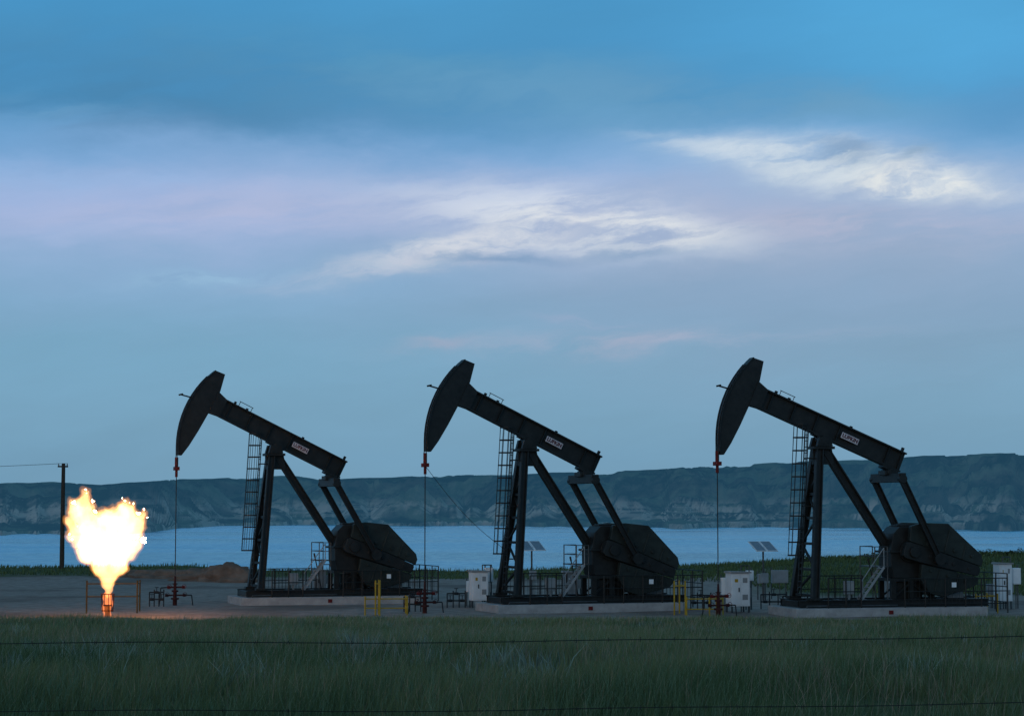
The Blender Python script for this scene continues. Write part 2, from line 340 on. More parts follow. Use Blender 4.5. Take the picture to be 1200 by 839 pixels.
# ------------------------------------------------------------------ pumpjack
def make_text(body,size):
    cu=bpy.data.curves.new("t",'FONT'); cu.body=body; cu.size=size; cu.align_x='CENTER'; cu.align_y='CENTER'; cu.extrude=0.006; cu.offset=0.007
    ob=bpy.data.objects.new("t",cu); COL.objects.link(ob); bpy.context.view_layer.update()
    me=bpy.data.meshes.new_from_object(ob.evaluated_get(bpy.context.evaluated_depsgraph_get()))
    bpy.data.objects.remove(ob); return me
def pump(X,Y,yaw,ang,crank,label,extra_cable=False,rear=3.8):
    E=empty("pumpjack",(X,Y,0),yaw,label,"pumpjack","oil pumpjacks on the gravel well pad")
    z0=0.4
    bm=B(); box(bm,-1.1,8.3,-1.75,1.75,-0.4,z0); finish(bm,"concrete_base",M_CONC,E,0.03)
    bm=B()
    for y in (-1.15,1.15): ibeam(bm,(-0.7,y,z0+.18),(8.6,y,z0+.18),.26,.34)
    for x in (-0.6,0.5,1.8,3.1,4.4,5.7,7.0,8.5): bar(bm,(x,-1.0,z0+.17),(x,1.0,z0+.17),.2,.26)
    finish(bm,"skid_frame",M_PAINT,E)
    zt=7.62
    bm=B()
    for y,s in ((-1.3,-1),(1.3,1)):
        ibeam(bm,(0,y,z0+.34),(.72,.26*s,zt),.31,.34,.06,up=(1,0,0))
        box(bm,-.28,.28,y-.22,y+.22,z0+.352,z0+.46)
    ibeam(bm,(1.15,0,zt-.1),(4.35,0,2.75),.34,.38,.06)
    box(bm,.4,1.4,-.48,.48,zt,zt+.12)
    prism(bm,[(.45,zt-.002),(1.4,zt-.002),(1.5,zt-.7),(.5,zt-.7)],-.13,.13)
    def lp(t,s): return Vector((0.72*t, s*(1.3-1.04*t), z0+.34+(zt-z0-.34)*t))
    post=finish(bm,"samson_post",M_PAINT,E)
    bm=B()
    tl=[.03,.2,.37,.54,.7,.85]
    for t in tl: bar(bm,lp(t,-1),lp(t,1),.12,.12)
    for i in range(len(tl)-1):
        s=-1 if i%2 else 1
        bar(bm,lp(tl[i],s),lp(tl[i+1],-s),.09,.09)
    finish(bm,"cross_brace",M_PAINT,post)
    PV=Vector((.9,0,8.05))
    bm=B(); cyl(bm,(PV.x,-.55,PV.z),(PV.x,.55,PV.z),.2,n=16)
    for y in (-.42,.42): prism(bm,[(PV.x-.38,zt+.125),(PV.x+.38,zt+.125),(PV.x+.26,PV.z+.12),(PV.x-.26,PV.z+.12)],y-.12,y+.12)
    finish(bm,"saddle_bearing",M_PAINT,E)
    a=math.radians(ang); e1=Vector((math.cos(a),0,-math.sin(a))); nn=Vector((math.sin(a),0,math.cos(a)))
    Q=lambda s,t,y=0: PV+e1*s+nn*t+Vector((0,y,0))
    def q2(s,t): p=Q(s,t); return (p.x,p.z)
    BH=.96; BC=.60
    bm=B(); ibeam(bm,Q(-3.85,BC),Q(rear,BC),.48,BH,.07,up=nn)
    for s in (-3.0,-1.8,-.6,.6,rear-.9,rear-.2):
        bar(bm,Q(s,BC,-.1),Q(s+.03,BC,-.1),.19,BH-.15,up=nn); bar(bm,Q(s,BC,.1),Q(s+.03,BC,.1),.19,BH-.15,up=nn)
    bar(bm,Q(-.5,.09),Q(.5,.09),.5,.07,up=nn)
    bar(bm,Q(rear-.9,.06),Q(rear-.1,.06),.55,.13,up=nn)
    tp=BC+BH/2
    for s,hgt in ((-2.9,.14),(-2.2,.1),(1.1,.1),(rear-.25,.2)): bar(bm,Q(s,tp+hgt/2),Q(s+.12,tp+hgt/2),.12,hgt,up=nn)
    WB=finish(bm,"walking_beam",M_PAINT,E)
    bm=B(); 
    for s in (-2.6,-1.9): cyl(bm,Q(s,tp-.02,.12),Q(s,tp+.28,.12),.018,n=5)
    cyl(bm,Q(-2.65,tp+.27,.12),Q(-1.85,tp+.27,.12),.018,n=5); finish(bm,"grab_rail",M_PAINT,WB)
    R=5.0; pts=[]
    A0,A1=25.5,-31
    for i in range(19):
        f=math.radians(A0+(A1-A0)*i/18); pts.append(q2(-R*math.cos(f),R*math.sin(f)))
    pts+= [q2(-4.14,-2.52),q2(-4.02,-1.9),q2(-3.93,-1.0),q2(-3.88,-.1),q2(-3.83,.7),q2(-3.83,1.3),q2(-4.0,2.2)]
    bm=B(); prism(bm,pts,-.2,.2)
    fp=[]
    for i in range(19):
        f=math.radians(A0+(A1-A0)*i/18); fp.append(q2(-(R+.03)*math.cos(f),(R+.03)*math.sin(f)))
    for i in range(18,-1,-1):
        f=math.radians(A0+(A1-A0)*i/18); fp.append(q2(-(R-.02)*math.cos(f),(R-.02)*math.sin(f)))
    prism(bm,fp,-.29,.29)
    prism(bm,[q2(-3.9,.05),q2(-3.3,.13),q2(-3.3,1.06),q2(-3.9,1.25)],-.25,.25)
    HH=finish(bm,"horse_head",M_PAINT,E)
    bm=B(); p0=Q(-4.7,.42,-.1); p1=p0+Vector((-.85,-.15,.20)); cyl(bm,p0,p1,.04,n=6); cyl(bm,p1+Vector((.08,-.05,.04)),p1+Vector((-.12,.05,-.01)),.045,n=6)
    cyl(bm,Q(-4.75,.0,-.1),p0+Vector((-.3,-.05,.06)),.025,n=6)
    finish(bm,"hanger_bracket",M_PAINT,HH)
    bm=B(); bar(bm,Q(.76,BC-.02,-.255),Q(1.66,BC-.02,-.255),.03,.28,up=nn)
    NP=finish(bm,"name_plate",M_PLATE,WB,0.01)
    me=make_text("LUFKIN",.245); o=bpy.data.objects.new("plate_lettering",me)
    M=Matrix(((e1.x,nn.x,0,0),(0,0,-1,0),(e1.z,nn.z,0,0),(0,0,0,1))); M.translation=Q(1.21,BC-.02,-.278)
    me.transform(M); me.materials.append(M_LET); COL.objects.link(o); o.parent=NP
    xb=PV.x-R-.05
    bm=B()
    for y in (-.17,.17):
        prev=None
        for i in range(11):
            f=math.radians(20-(20+ang)*i/10); p=Q(-(R+.055)*math.cos(f),(R+.055)*math.sin(f),y)
            if prev is not None: cyl(bm,prev,p,.022,n=6)
            prev=p
        cyl(bm,prev,(xb,y,7.0),.022,n=6)
    cyl(bm,(xb,-.17,7.02),(xb,.17,7.02),.03,n=6)
    finish(bm,"bridle_cable",M_ROD,E)
    bm=B(); box(bm,xb-.12,xb+.12,-.27,.27,6.84,7.02); cyl(bm,(xb,0,7.02),(xb,0,7.5),.09,n=10); cyl(bm,(xb,0,6.5),(xb,0,6.84),.07,n=10)
    finish(bm,"carrier_bar",M_RED,E)
    bm=B(); cyl(bm,(xb,0,1.5),(xb,0,7.3),.024,n=8); finish(bm,"polished_rod",M_ROD,E)
    bm=B()
    def LP(z,off=0,y=0):
        t=(z-z0)/(zt-z0); return Vector((0.42*t-.26+off,y,z))
    for y in (-.2,.2): bar(bm,LP(.9,0,y),LP(8.55,0,y),.07,.04)
    z=1.0
    while z<8.5: cyl(bm,LP(z,0,-.2),LP(z,0,.2),.02,n=6); z+=.28
    for z in (2.5,5.0,7.2): 
        for y in (-.2,.2): bar(bm,LP(z,0,y),LP(z,.26+.05*z,y),.05,.05)
    LD=finish(bm,"ladder",M_PAINT,E)
    bm=B(); Rc=.33
    cc=lambda z: LP(z,-.30)
    angs=[math.radians(v_) for v_ in (50,95,140,180,220,265,310)]
    z=2.75; zs=[]
    while z<8.9: zs.append(z); z+=.6
    for zz in zs:
        pr=None
        for k_ in range(15):
            th=math.radians(35+290*k_/14); p=cc(zz)+Vector((math.cos(th)*Rc,math.sin(th)*Rc,0))
            if pr is not None: bar(bm,pr,p,.02,.06)
            pr=p
    for th in angs:
        bar(bm,cc(zs[0])+Vector((math.cos(th)*Rc,math.sin(th)*Rc,0)),cc(zs[-1])+Vector((math.cos(th)*Rc,math.sin(th)*Rc,0)),.04,.02)
    finish(bm,"safety_cage",M_PAINT,LD)
    Eq=Q(rear-.45,-.12)
    bm=B(); bar(bm,(Eq.x,-1.62,Eq.z-.22),(Eq.x,1.62,Eq.z-.22),.36,.42); cyl(bm,(Eq.x,-.45,Eq.z+.02),(Eq.x,.45,Eq.z+.02),.2,n=14)
    box(bm,Eq.x-.32,Eq.x+.32,-.4,.4,Eq.z-.1,Eq.z+.12)
    finish(bm,"equalizer",M_PAINT,E,0.02)
    SH=Vector((4.9,0,2.9)); ca=math.radians(crank); cu_=Vector((math.cos(ca),0,math.sin(ca))); cv=Vector((-math.sin(ca),0,math.cos(ca)))
    pin=SH+cu_*1.15
    W2=lambda u,v_: ((SH+cu_*u+cv*v_).x,(SH+cu_*u+cv*v_).z)
    for y in (-1.58,1.58):
        bm=B(); ibeam(bm,(Eq.x,y,Eq.z-.3),(pin.x,y,pin.z),.22,.28,.05,up=(1,0,0))
        cyl(bm,(pin.x,y-.14,pin.z),(pin.x,y+.14,pin.z),.27,n=18); cyl(bm,(Eq.x,y-.13,Eq.z-.28),(Eq.x,y+.13,Eq.z-.28),.2,n=14)
        finish(bm,"pitman_arm",M_PAINT,E)
        s=-1 if y<0 else 1
        bm=B(); prism(bm,[W2(-.5,-.3),W2(-.35,-.38),W2(.4,-.38),W2(3.3,-.22),W2(3.36,-.1),W2(3.36,.1),W2(3.3,.22),W2(.4,.38),W2(-.35,.38),W2(-.5,.3)],s*1.02,s*1.34)
        cyl(bm,(SH.x,s*.85,SH.z),(SH.x,s*1.46,SH.z),.26,n=18); cyl(bm,(pin.x,s*1.3,pin.z),(pin.x,s*1.5,pin.z),.14,n=12)
        for u in (.8,1.6,2.0,2.8): cyl(bm,(W2(u,0)[0],s*1.33,W2(u,0)[1]),(W2(u,0)[0],s*1.39,W2(u,0)[1]),.09,n=8)
        CR=finish(bm,"crank",M_PAINT,E,0.02)
        for out in (
          [(-.35,.42),(-.45,1.1),(.1,1.42),(1.3,1.72),(3.25,.80),(3.42,.55),(3.42,.26)],
          [(.5,-.42),(.65,-1.15),(1.25,-1.62),(1.95,-1.58),(3.3,-.72),(3.42,-.5),(3.42,-.26)]):
            sg=1 if out[1][1]>0 else -1
            bm=B(); prism(bm,[W2(*p_) for p_ in out],s*.97,s*1.28)
            n_o=len(out)
            for (u0,v0_,u1,v1_) in ((.55,.45,.35,1.3),(1.45,.42,1.45,1.45),(2.4,.35,2.4,1.0)):
                p0=W2(u0,v0_*sg); p1=W2(u1,v1_*sg)
                if sg<0 and u0<1: continue
                bar(bm,(p0[0],s*1.29,p0[1]),(p1[0],s*1.29,p1[1]),.08,.08)
            for u in (1.0,1.9,2.8): cyl(bm,(W2(u,.6*sg)[0],s*1.26,W2(u,.6*sg)[1]),(W2(u,.6*sg)[0],s*1.36,W2(u,.6*sg)[1]),.09,n=8)
            finish(bm,"counterweight",M_WEIGHT,CR,.03)
    bm=B()
    prism(bm,[(4.15,1.7),(5.9,1.7),(6.05,2.3),(5.95,3.3),(5.6,3.8),(5.0,4.05),(4.45,4.05),(4.15,3.75),(4.0,3.0),(4.02,2.2)],-.72,.72)
    cyl(bm,(4.9,-.86,2.9),(4.9,.86,2.9),.5,n=20); cyl(bm,(5.75,-.8,3.1),(5.75,.8,3.1),.28,n=16)
    box(bm,3.88,6.2,-.85,.85,2.85,2.95); box(bm,4.5,5.2,-.3,.3,4.05,4.15)
    finish(bm,"gearbox",M_PAINT,E,0.02)
    bm=B()
    box(bm,3.95,6.2,-.75,.75,1.55,1.69)
    for y in (-.66,.66):
        for x in (4.1,5.0,6.0): box(bm,x-.12,x+.12,y-.09,y+.09,z0+.345,1.56)
        bar(bm,(4.1,y,z0+.4),(5.0,y,1.5),.08,.08); bar(bm,(6.0,y,z0+.4),(5.0,y,1.5),.08,.08)
    box(bm,4.4,5.6,-.4,.4,z0+.345,1.5)
    finish(bm,"gearbox_pedestal",M_PAINT,E)
    # pale access stairs and guard ahead of the gearbox
    bm=B(); box(bm,3.1,3.8,-.9,.9,2.2,2.25)
    for y in (-.85,.85):
        for x in (3.14,3.76): cyl(bm,(x,y,z0+.36),(x,y,3.15),.026,n=6)
        for z in (2.7,3.14): cyl(bm,(3.14,y,z),(3.76,y,z),.022,n=6)
    for z in (2.7,3.14): cyl(bm,(3.14,-.85,z),(3.14,.85,z),.022,n=6)
    SP=finish(bm,"service_platform",M_STEEL,E)
    bm=B()
    for y in (-1.5,-1.0): bar(bm,(2.2,y,z0+.36),(3.3,y,2.22),.04,.1)
    for k_ in range(7):
        t=(k_+.5)/7; box(bm,2.2+1.1*t-.09,2.2+1.1*t+.09,-1.49,-1.01,z0+.36+1.5*t,z0+.39+1.5*t)
    for y in (-1.5,): 
        cyl(bm,(2.2,y,z0+1.2),(3.3,y,3.1),.022,n=6); cyl(bm,(2.25,y,z0+.36),(2.25,y,z0+1.25),.022,n=6); cyl(bm,(3.3,y,2.2),(3.3,y,3.1),.022,n=6)
    finish(bm,"access_stair",M_GREY,SP)
    bm=B(); cyl(bm,(7.3,-.55,1.4),(7.3,.45,1.4),.38,n=18); box(bm,6.9,7.7,-.5,.4,z0+.36,1.05); box(bm,7.1,7.5,-.75,-.56,1.25,1.65)
    finish(bm,"electric_motor",M_GREY,E)
    bm=B(); prism(bm,[(5.2,3.1),(5.3,2.6),(5.7,2.35),(7.0,.9),(7.5,.85),(7.8,1.3),(7.6,1.75),(6.2,3.75),(5.7,3.8),(5.3,3.55)],.86,.91)
    finish(bm,"belt_guard",M_PAINT,E)
    def rail(xs,y,zt_=1.75,zb=.4,m=M_PAINT,x0=None):
        bm=B()
        for x in xs: cyl(bm,(x,y,zb),(x,y,zt_),.032,n=6)
        for zz in (zt_,zb+(zt_-zb)*.55,zb+.15): cyl(bm,(xs[0],y,zz),(xs[-1],y,zz),.027,n=6)
        x=xs[0]
        while x<xs[-1]: cyl(bm,(x,y,zb+.15),(x,y,zt_),.009,n=4); x+=.18
        finish(bm,"guard_rail",m,E)
    rail([.5,1.35,2.1],-1.68)
    rail([.5,1.35,2.2,3.05,3.6],1.68)
    rail([4.2,5.2,6.2,7.2,8.0,8.7,9.3],-1.74,1.7)
    rail([6.4,7.2,8.0,8.7,9.3],1.74,1.9)
    bm=B()
    for y in (-1.74,-.6,.6,1.74): cyl(bm,(9.3,y,0.1),(9.3,y,1.9),.03,n=6)
    for zz in (1.9,1.3,.6): cyl(bm,(9.3,-1.74,zz),(9.3,1.74,zz),.025,n=6)
    finish(bm,"guard_rail",M_PAINT,E)
    bm=B(); box(bm,1.5,1.95,-1.25,-1.0,1.0,1.6); box(bm,1.68,1.76,-1.2,-1.1,.76,1.0)
    finish(bm,"junction_box",M_GREY,E,0.01)
    bm=B(); cyl(bm,(3.35,-.5,.75),(3.0,-.5,2.4),.03,n=6); cyl(bm,(3.0,-.5,2.38),(2.95,-.5,2.6),.045,n=6)
    finish(bm,"brake_lever",M_PAINT,E)
    bm=B(); cyl(bm,(-.5,-1.6,.5),(3.9,-1.6,.5),.035,n=8); cyl(bm,(-.5,-1.6,.5),(-.5,-1.6,.3),.035,n=8); finish(bm,"conduit",M_STEEL,E)
    bm=B(); box(bm,3.4,3.62,-1.768,-1.752,.1,.28) ; finish(bm,"warning_plate",M_RED,E)
    bm=B(); box(bm,6.5,6.72,-1.80,-1.775,1.3,1.52) ; finish(bm,"warning_plate",M_WHITE,E)
    if extra_cable:
        bm=B(); p0=Vector((xb,0,6.9)); p1=Vector((-.3,-.6,2.9)); pr=p0
        for i in range(1,13):
            t=i/12; p=p0.lerp(p1,t)-Vector((0,0,.35*math.sin(math.pi*t)))
            cyl(bm,pr,p,.012,n=5); pr=p
        finish(bm,"sensor_cable",M_ROD,E)
    w=Matrix.Translation((X,Y,0))@Matrix.Rotation(yaw,4,'Z')@Vector((xb,0,0))
    return w
TH=math.radians(19)
wl=[]
wl.append(pump(-13.2,106,TH,26,-20,"dark green pumpjack on a concrete base beside the gas flare"))
wl.append(pump(-.17,98,TH,25.5,-20,"dark green pumpjack with tilted beam and caged ladder",True,3.75))
wl.append(pump(13.4,94.5,math.radians(13.5),22.8,-16,"dark green pumpjack standing beside white control cabinets",False,4.1))

# ------------------------------------------------------------------ wellheads
for i,w in enumerate(wl):
    E=empty("wellhead",(w.x,w.y,0),TH,"dark red wellhead with hand valves under the pumpjack head","wellhead","wellheads under the pumpjacks")
    E.scale=(.85,.85,.85)
    bm=B(); cyl(bm,(0,0,-.5),(0,0,.35),.13,n=14); cyl(bm,(0,0,.35),(0,0,.45),.24,n=14); cyl(bm,(0,0,.45),(0,0,.8),.11,n=14); cyl(bm,(0,0,.8),(0,0,.9),.2,n=14)
    finish(bm,"casing_head",M_DRED,E)
    bm=B(); cyl(bm,(0,0,.9),(0,0,1.25),.09,n=12); cyl(bm,(-.32,0,1.08),(.45,0,1.08),.055,n=10); cyl(bm,(0,0,1.25),(0,0,1.75),.07,.045,n=12); box(bm,-.14,.14,-.05,.05,1.25,1.31)
    finish(bm,"stuffing_box",M_DRED,E)
    for (x,z,ax) in ((.5,1.08,1),(-.38,1.08,-1),(.55,.6,1),(-.5,.6,-1)):
        bm=B(); cyl(bm,(0.12*ax,0,z) if z<1 else (x*.6,0,z),(x,0,z),.045,n=8); cyl(bm,(x-.08,0,z),(x+.08,0,z),.09,n=10); cyl(bm,(x,0,z),(x,-.28,z+.05),.02,n=6)
        ring(bm,(x,-.28,z+.05),(0,1,0),.12,.014,12); cyl(bm,(x-.12,-.28,z+.05),(x+.12,-.28,z+.05),.01,n=5)
        finish(bm,"valve",M_RED if z>1 else M_DRED,E)
    bm=B(); pts=[(.59,0,.6),(1.0,0,.6),(1.05,0,.2),(1.1,0,-.2)]
    for a_,c_ in zip(pts,pts[1:]): cyl(bm,a_,c_,.035,n=8)
    finish(bm,"flow_line",M_ROD,E)
    bm=B(); pts=[(-.42,0,1.08),(-.85,0,1.05),(-.9,0,.3),(-.95,.1,-.2)]
    for a_,c_ in zip(pts,pts[1:]): cyl(bm,a_,c_,.035,n=8)
    finish(bm,"flow_line",M_ROD,E)

# ------------------------------------------------------------------ cabinets, panels
def cabinet(px_,D,w,h,dp,label,legs=.35,m=M_WHITE,rz=.3):
    X=PX(px_,D); E=empty("control_cabinet",(X,D,float(gz(X,D))),rz,label,"control cabinet","electrical cabinets on the well pad")
    bm=B(); box(bm,-w/2,w/2,-dp/2,dp/2,legs,h); finish(bm,"cabinet_body",m,E,0.015)
    bm=B(); prism(bm,[(-w/2-.06,h+.002),(w/2+.06,h+.002),(w/2+.04,h+.06),(-w/2-.04,h+.1)],-dp/2-.1,dp/2+.06); finish(bm,"cabinet_roof",M_GREY,E)
    bm=B(); box(bm,-w/2+.06,-.01,-dp/2-.025,-dp/2-.002,legs+.08,h-.08); dr=finish(bm,"door",m,E,.006)
    bm=B(); box(bm,.01,w/2-.06,-dp/2-.025,-dp/2-.002,legs+.08,h-.08); dr2=finish(bm,"door",m,E,.006)
    bm=B(); box(bm,-.12,-.08,-dp/2-.07,-dp/2-.027,(legs+h)/2-.1,(legs+h)/2+.1); finish(bm,"handle",M_ROD,dr)
    bm=B(); box(bm,.1,w/2-.14,-dp/2-.034,-dp/2-.027,h-.45,h-.22); finish(bm,"vent",M_GREY,dr2)
    bm=B(); box(bm,-w/2+.17,-.14,-dp/2-.034,-dp/2-.027,h-.42,h-.27); finish(bm,"warning_label",M_YEL if m is M_WHITE else M_WHITE,dr)
    bm=B(); box(bm,.08,w/2-.12,-dp/2-.034,-dp/2-.027,legs+.3,legs+.55); finish(bm,"door_panel",M_GREY,dr2)
    for x in (-w/2+.05,w/2-.05):
        for y in (-dp/2+.05,dp/2-.05):
            bm=B(); box(bm,x-.03,x+.03,y-.03,y+.03,-.2,legs); finish(bm,"leg",M_STEEL,E)
    bm=B(); cyl(bm,(w/2-.12,dp/2+.06,-.2),(w/2-.12,dp/2+.06,h+.35),.03,n=6); cyl(bm,(w/2-.12,dp/2+.06,h+.33),(w/2+.3,dp/2+.06,h+.33),.03,n=6); cyl(bm,(w/2+.3,dp/2+.06,h+.35),(w/2+.3,dp/2+.06,-.2),.03,n=6)
    finish(bm,"conduit",M_STEEL,E)
    bm=B(); box(bm,w/2+.004,w/2+.16,-.15,.15,legs+.4,legs+.85); finish(bm,"meter_box",M_GREY,E,.008)
    return E
def small_box(px_,D,w,h,zb,label,m=M_GREY,rz=.2):
    X=PX(px_,D); E=empty("junction_cabinet",(X,D,float(gz(X,D))),rz,label,"electrical box","post mounted electrical boxes")
    bm=B(); box(bm,-w/2,w/2,-.14,.14,zb,zb+h); finish(bm,"box_body",m,E,.015)
    bm=B(); box(bm,-w/2+.04,w/2-.04,-.165,-.142,zb+.04,zb+h-.04); finish(bm,"door",m,E,.006)
    for x in (-w/2+.04,w/2-.04):
        bm=B(); cyl(bm,(x,.18,-.2),(x,.18,zb+h+.15),.035,n=8); finish(bm,"support_post",M_STEEL,E)
    bm=B(); cyl(bm,(0,0,-.1),(0,0,zb),.025,n=6); finish(bm,"conduit",M_STEEL,E)
cabinet(561,102,.85,1.75,.6,"white two-door control cabinet on legs beside a pumpjack")
small_box(573,103,.4,.7,1.25,"small pale electrical box on a steel post",M_WHITE)
small_box(551,103.5,.35,.55,.7,"small pale electrical box on a steel post",M_WHITE)
cabinet(863,97.5,.95,1.85,.7,"large white two-door control cabinet beside the wellhead",.3)
small_box(848,98,.35,.8,.8,"small pale electrical box on a steel post",M_WHITE)
small_box(877,100,.35,.5,1.4,"small pale electrical box on a steel post",M_WHITE)
small_box(912,112,.9,.7,.85,"grey switch box on two steel posts",M_GREY)
small_box(892,111,.5,.5,.9,"grey switch box on two steel posts",M_GREY)
cabinet(1172,101,.7,2.2,.6,"tall white control cabinet at the end of the pad",.4)
small_box(1187,101.5,.45,.8,1.2,"small pale electrical box on a steel post",M_WHITE)
small_box(1158,101.8,.4,.6,.6,"small grey electrical box on a steel post")
cabinet(1040,103,.7,1.6,.5,"grey control cabinet behind the pumpjack skid",.4,M_GREY)
cabinet(668,106,.7,1.6,.5,"grey control cabinet behind the pumpjack skid",.4,M_GREY)
cabinet(375,113,.7,1.5,.5,"grey control cabinet behind the pumpjack skid",.4,M_GREY)
def manifold(px_,D,w,label):
    X=PX(px_,D); E=empty("pipe_manifold",(X,D,float(gz(X,D))),.15,label,"pipework","pipe manifolds on the well pad")
    bm=B(); 
    for z in (.35,.7): cyl(bm,(-w/2,0,z),(w/2,0,z),.035,n=8)
    for k_ in range(4):
        x=-w/2+w*k_/3; cyl(bm,(x,0,-.2),(x,0,.72+.12*(k_%2)),.03,n=8)
    finish(bm,"pipe",M_ROD,E)
    for k_ in range(3):
        x=-w/2+w*(k_+.5)/3; z=.7 if k_%2 else .35
        bm=B(); cyl(bm,(x-.1,0,z),(x+.1,0,z),.07,n=8); cyl(bm,(x,0,z),(x,0,z+.25),.02,n=6); ring(bm,(x,0,z+.25),(0,0,1),.1,.015,10); cyl(bm,(x-.1,0,z+.25),(x+.1,0,z+.25),.01,n=4)
        finish(bm,"valve",M_ROD,E)
for p_,D_,w_ in ((186,103,.7),(535,102,.9),(820,100,1.0),(930,99,1.2),(593,104,1.0),(905,101,1.3),(484,98,.8),(1132,99,1.0)):
    manifold(p_,D_,w_,"low dark pipework with hand valves on the gravel")
def solar(px_,D,z,label,n_=2):
    X=PX(px_,D); E=empty("solar_panel",(X,D,float(gz(X,D))),.5,label,"solar panel","solar panels on poles")
    bm=B(); cyl(bm,(0,0,-.2),(0,0,z),.05,n=10); bar(bm,(-.65,0,z),(.65,0,z),.06,.06); finish(bm,"pole",M_STEEL,E)
    for k_ in range(n_):
        cx=-.36+.72*k_; bm=B(); a=math.radians(32)
        d1=Vector((0,math.cos(a),math.sin(a)));
        bar(bm,Vector((cx,0,z+.06))-d1*.48,Vector((cx,0,z+.06))+d1*.48,.66,.035)
        p=finish(bm,"panel_frame",M_WHITE,E)
        nn_=Vector((0,-math.sin(a),math.cos(a)))*.021
        bm=B(); bar(bm,Vector((cx,0,z+.06))-d1*.43+nn_,Vector((cx,0,z+.06))+d1*.43+nn_,.57,.008); finish(bm,"solar_cells",M_SOLAR,p)
    bm=B(); box(bm,-.2,.2,-.2,-.06,1.0,1.5); finish(bm,"battery_box",M_GREY,E,.01)
solar(623,114,2.8,"pair of tilted solar panels on a steel pole by the pumpjack")
solar(893,109,2.85,"pair of tilted solar panels on a steel pole by the cabinets")

# ------------------------------------------------------------------ yellow guards
def yguard(pts,D,z,label,rails=(.55,1.0),m=M_YEL,dp=1.5):
    c=sum(pts)/len(pts); X=PX(c,D); E=empty("safety_railing",(X,D,float(gz(X,D))),.1,label,"railing","yellow pipe railings around the wellheads")
    xs=[PX(p,D)-X for p in pts]
    for x in (xs):
        bm=B(); cyl(bm,(x,0,-.3),(x,0,z),.038,n=10); cyl(bm,(x,0,z),(x,0,z+.03),.045,.03,n=10); finish(bm,"post",m,E)
    for f in rails:
        bm=B(); cyl(bm,(xs[0],-.0,z*f-.05),(xs[-1],0,z*f-.05),.028,n=8); finish(bm,"rail",m,E)
        bm=B(); cyl(bm,(xs[-1],0,z*f-.05),(xs[-1],dp,z*f-.05),.028,n=8); finish(bm,"rail",m,E)
    bm=B(); cyl(bm,(xs[-1],dp,-.3),(xs[-1],dp,z),.038,n=10); finish(bm,"post",m,E)
yguard([429,441,478],95,.85,"low yellow pipe railing beside a wellhead",(.45,.95))
yguard([441,446],94.6,1.6,"tall yellow pipe posts beside a wellhead",(.95,))
yguard([789,802],95,1.55,"tall yellow pipe posts beside a wellhead",(.9,))
yguard([803,830,846],94.5,.85,"low yellow pipe railing beside a wellhead",(.4,.95))
yguard([105,163],97,1.5,"dim faded yellow pipe railing behind the gas flare",(.55,.95),M_DYEL)
yguard([1140,1166],97,.9,"low yellow pipe railing by the pumpjack base",(.95,))

# ------------------------------------------------------------------ gas flare
D=92.0; FX=PX(129,D); E=empty("gas_flare",(FX,D,0),0,"burning gas flare with a tall two-lobed flame on a short stack","gas flare")
bm=B(); cyl(bm,(0,0,-.4),(0,0,.55),.12,n=12); cyl(bm,(0,0,.55),(0,0,.62),.2,n=12); cyl(bm,(0,0,-.05),(1.4,.5,-.05),.07,n=8); finish(bm,"riser_pipe",M_ROD,E)
bm=B()
for k_ in range(10):
    th=k_*2*math.pi/10; p=Vector((math.cos(th)*.24,math.sin(th)*.24,0)); bar(bm,p+Vector((0,0,.3)),p*1.2+Vector((0,0,1.1)),.05,.02)
for z,r in ((.35,.25),(1.08,.29)): ring(bm,(0,0,z),(0,0,1),r,.02,16)
finish(bm,"windshield",M_DRED,E)
mpx=D/F
def vol(name,colr,st):
    mf=bpy.data.materials.new(name); mf.use_nodes=True; nt=mf.node_tree; nt.nodes.clear()
    out=nt.nodes.new("ShaderNodeOutputMaterial"); em=nt.nodes.new("ShaderNodeEmission"); em.inputs["Color"].default_value=(*colr,1); em.inputs["Strength"].default_value=st
    nt.links.new(em.outputs[0],out.inputs["Volume"])
    return mf
def flame_mesh(name,items,voxel,off,amp,m,zb,seed=0):
    bm=B()
    for x,y,r,dy in items:
        c=Vector(((x-129)*mpx,dy*min(1,r/10),(722-y)*mpx+.05))
        bmesh.ops.create_icosphere(bm,subdivisions=3,radius=r*mpx,matrix=Matrix.Translation(c)@Matrix.Diagonal((1,1.05,1.15,1)))
    me=bpy.data.meshes.new("f"); bm.to_mesh(me); bm.free(); tmp=bpy.data.objects.new("f",me); COL.objects.link(tmp)
    rm=tmp.modifiers.new("r",'REMESH'); rm.mode='VOXEL'; rm.voxel_size=voxel
    sm_=tmp.modifiers.new("s",'SMOOTH'); sm_.factor=.5; sm_.iterations=4
    bpy.context.view_layer.update()
    me=bpy.data.meshes.new_from_object(tmp.evaluated_get(bpy.context.evaluated_depsgraph_get())); bpy.data.objects.remove(tmp)
    nrm=[v_.normal.copy() for v_ in me.vertices]
    sv=Vector((seed,seed*.7,0))
    for v_,n_ in zip(me.vertices,nrm):
        p=v_.co.copy(); k_=min(1,max(0.1,(p.z-zb)/1.2))
        q_=Vector((p.x*1.0,p.y,p.z*.6))+sv
        r1=1-abs(noise.noise(q_*2.0))*2
        disp=off+amp*(.22*noise.noise(p*1.9)+.10*max(0,r1)**3*(.4+noise.noise(p*1.3+sv))+.17*noise.noise(q_*3.6+Vector((3,1,2)))+.06*noise.noise(q_*8))
        v_.co=p+(n_*k_*disp)+Vector((0.08,0,1))*k_*max(0,disp)*.4
    for p in me.polygons: p.use_smooth=True
    me.materials.clear(); me.materials.append(m); me.name=name
    o=bpy.data.objects.new(name,me); COL.objects.link(o); return o
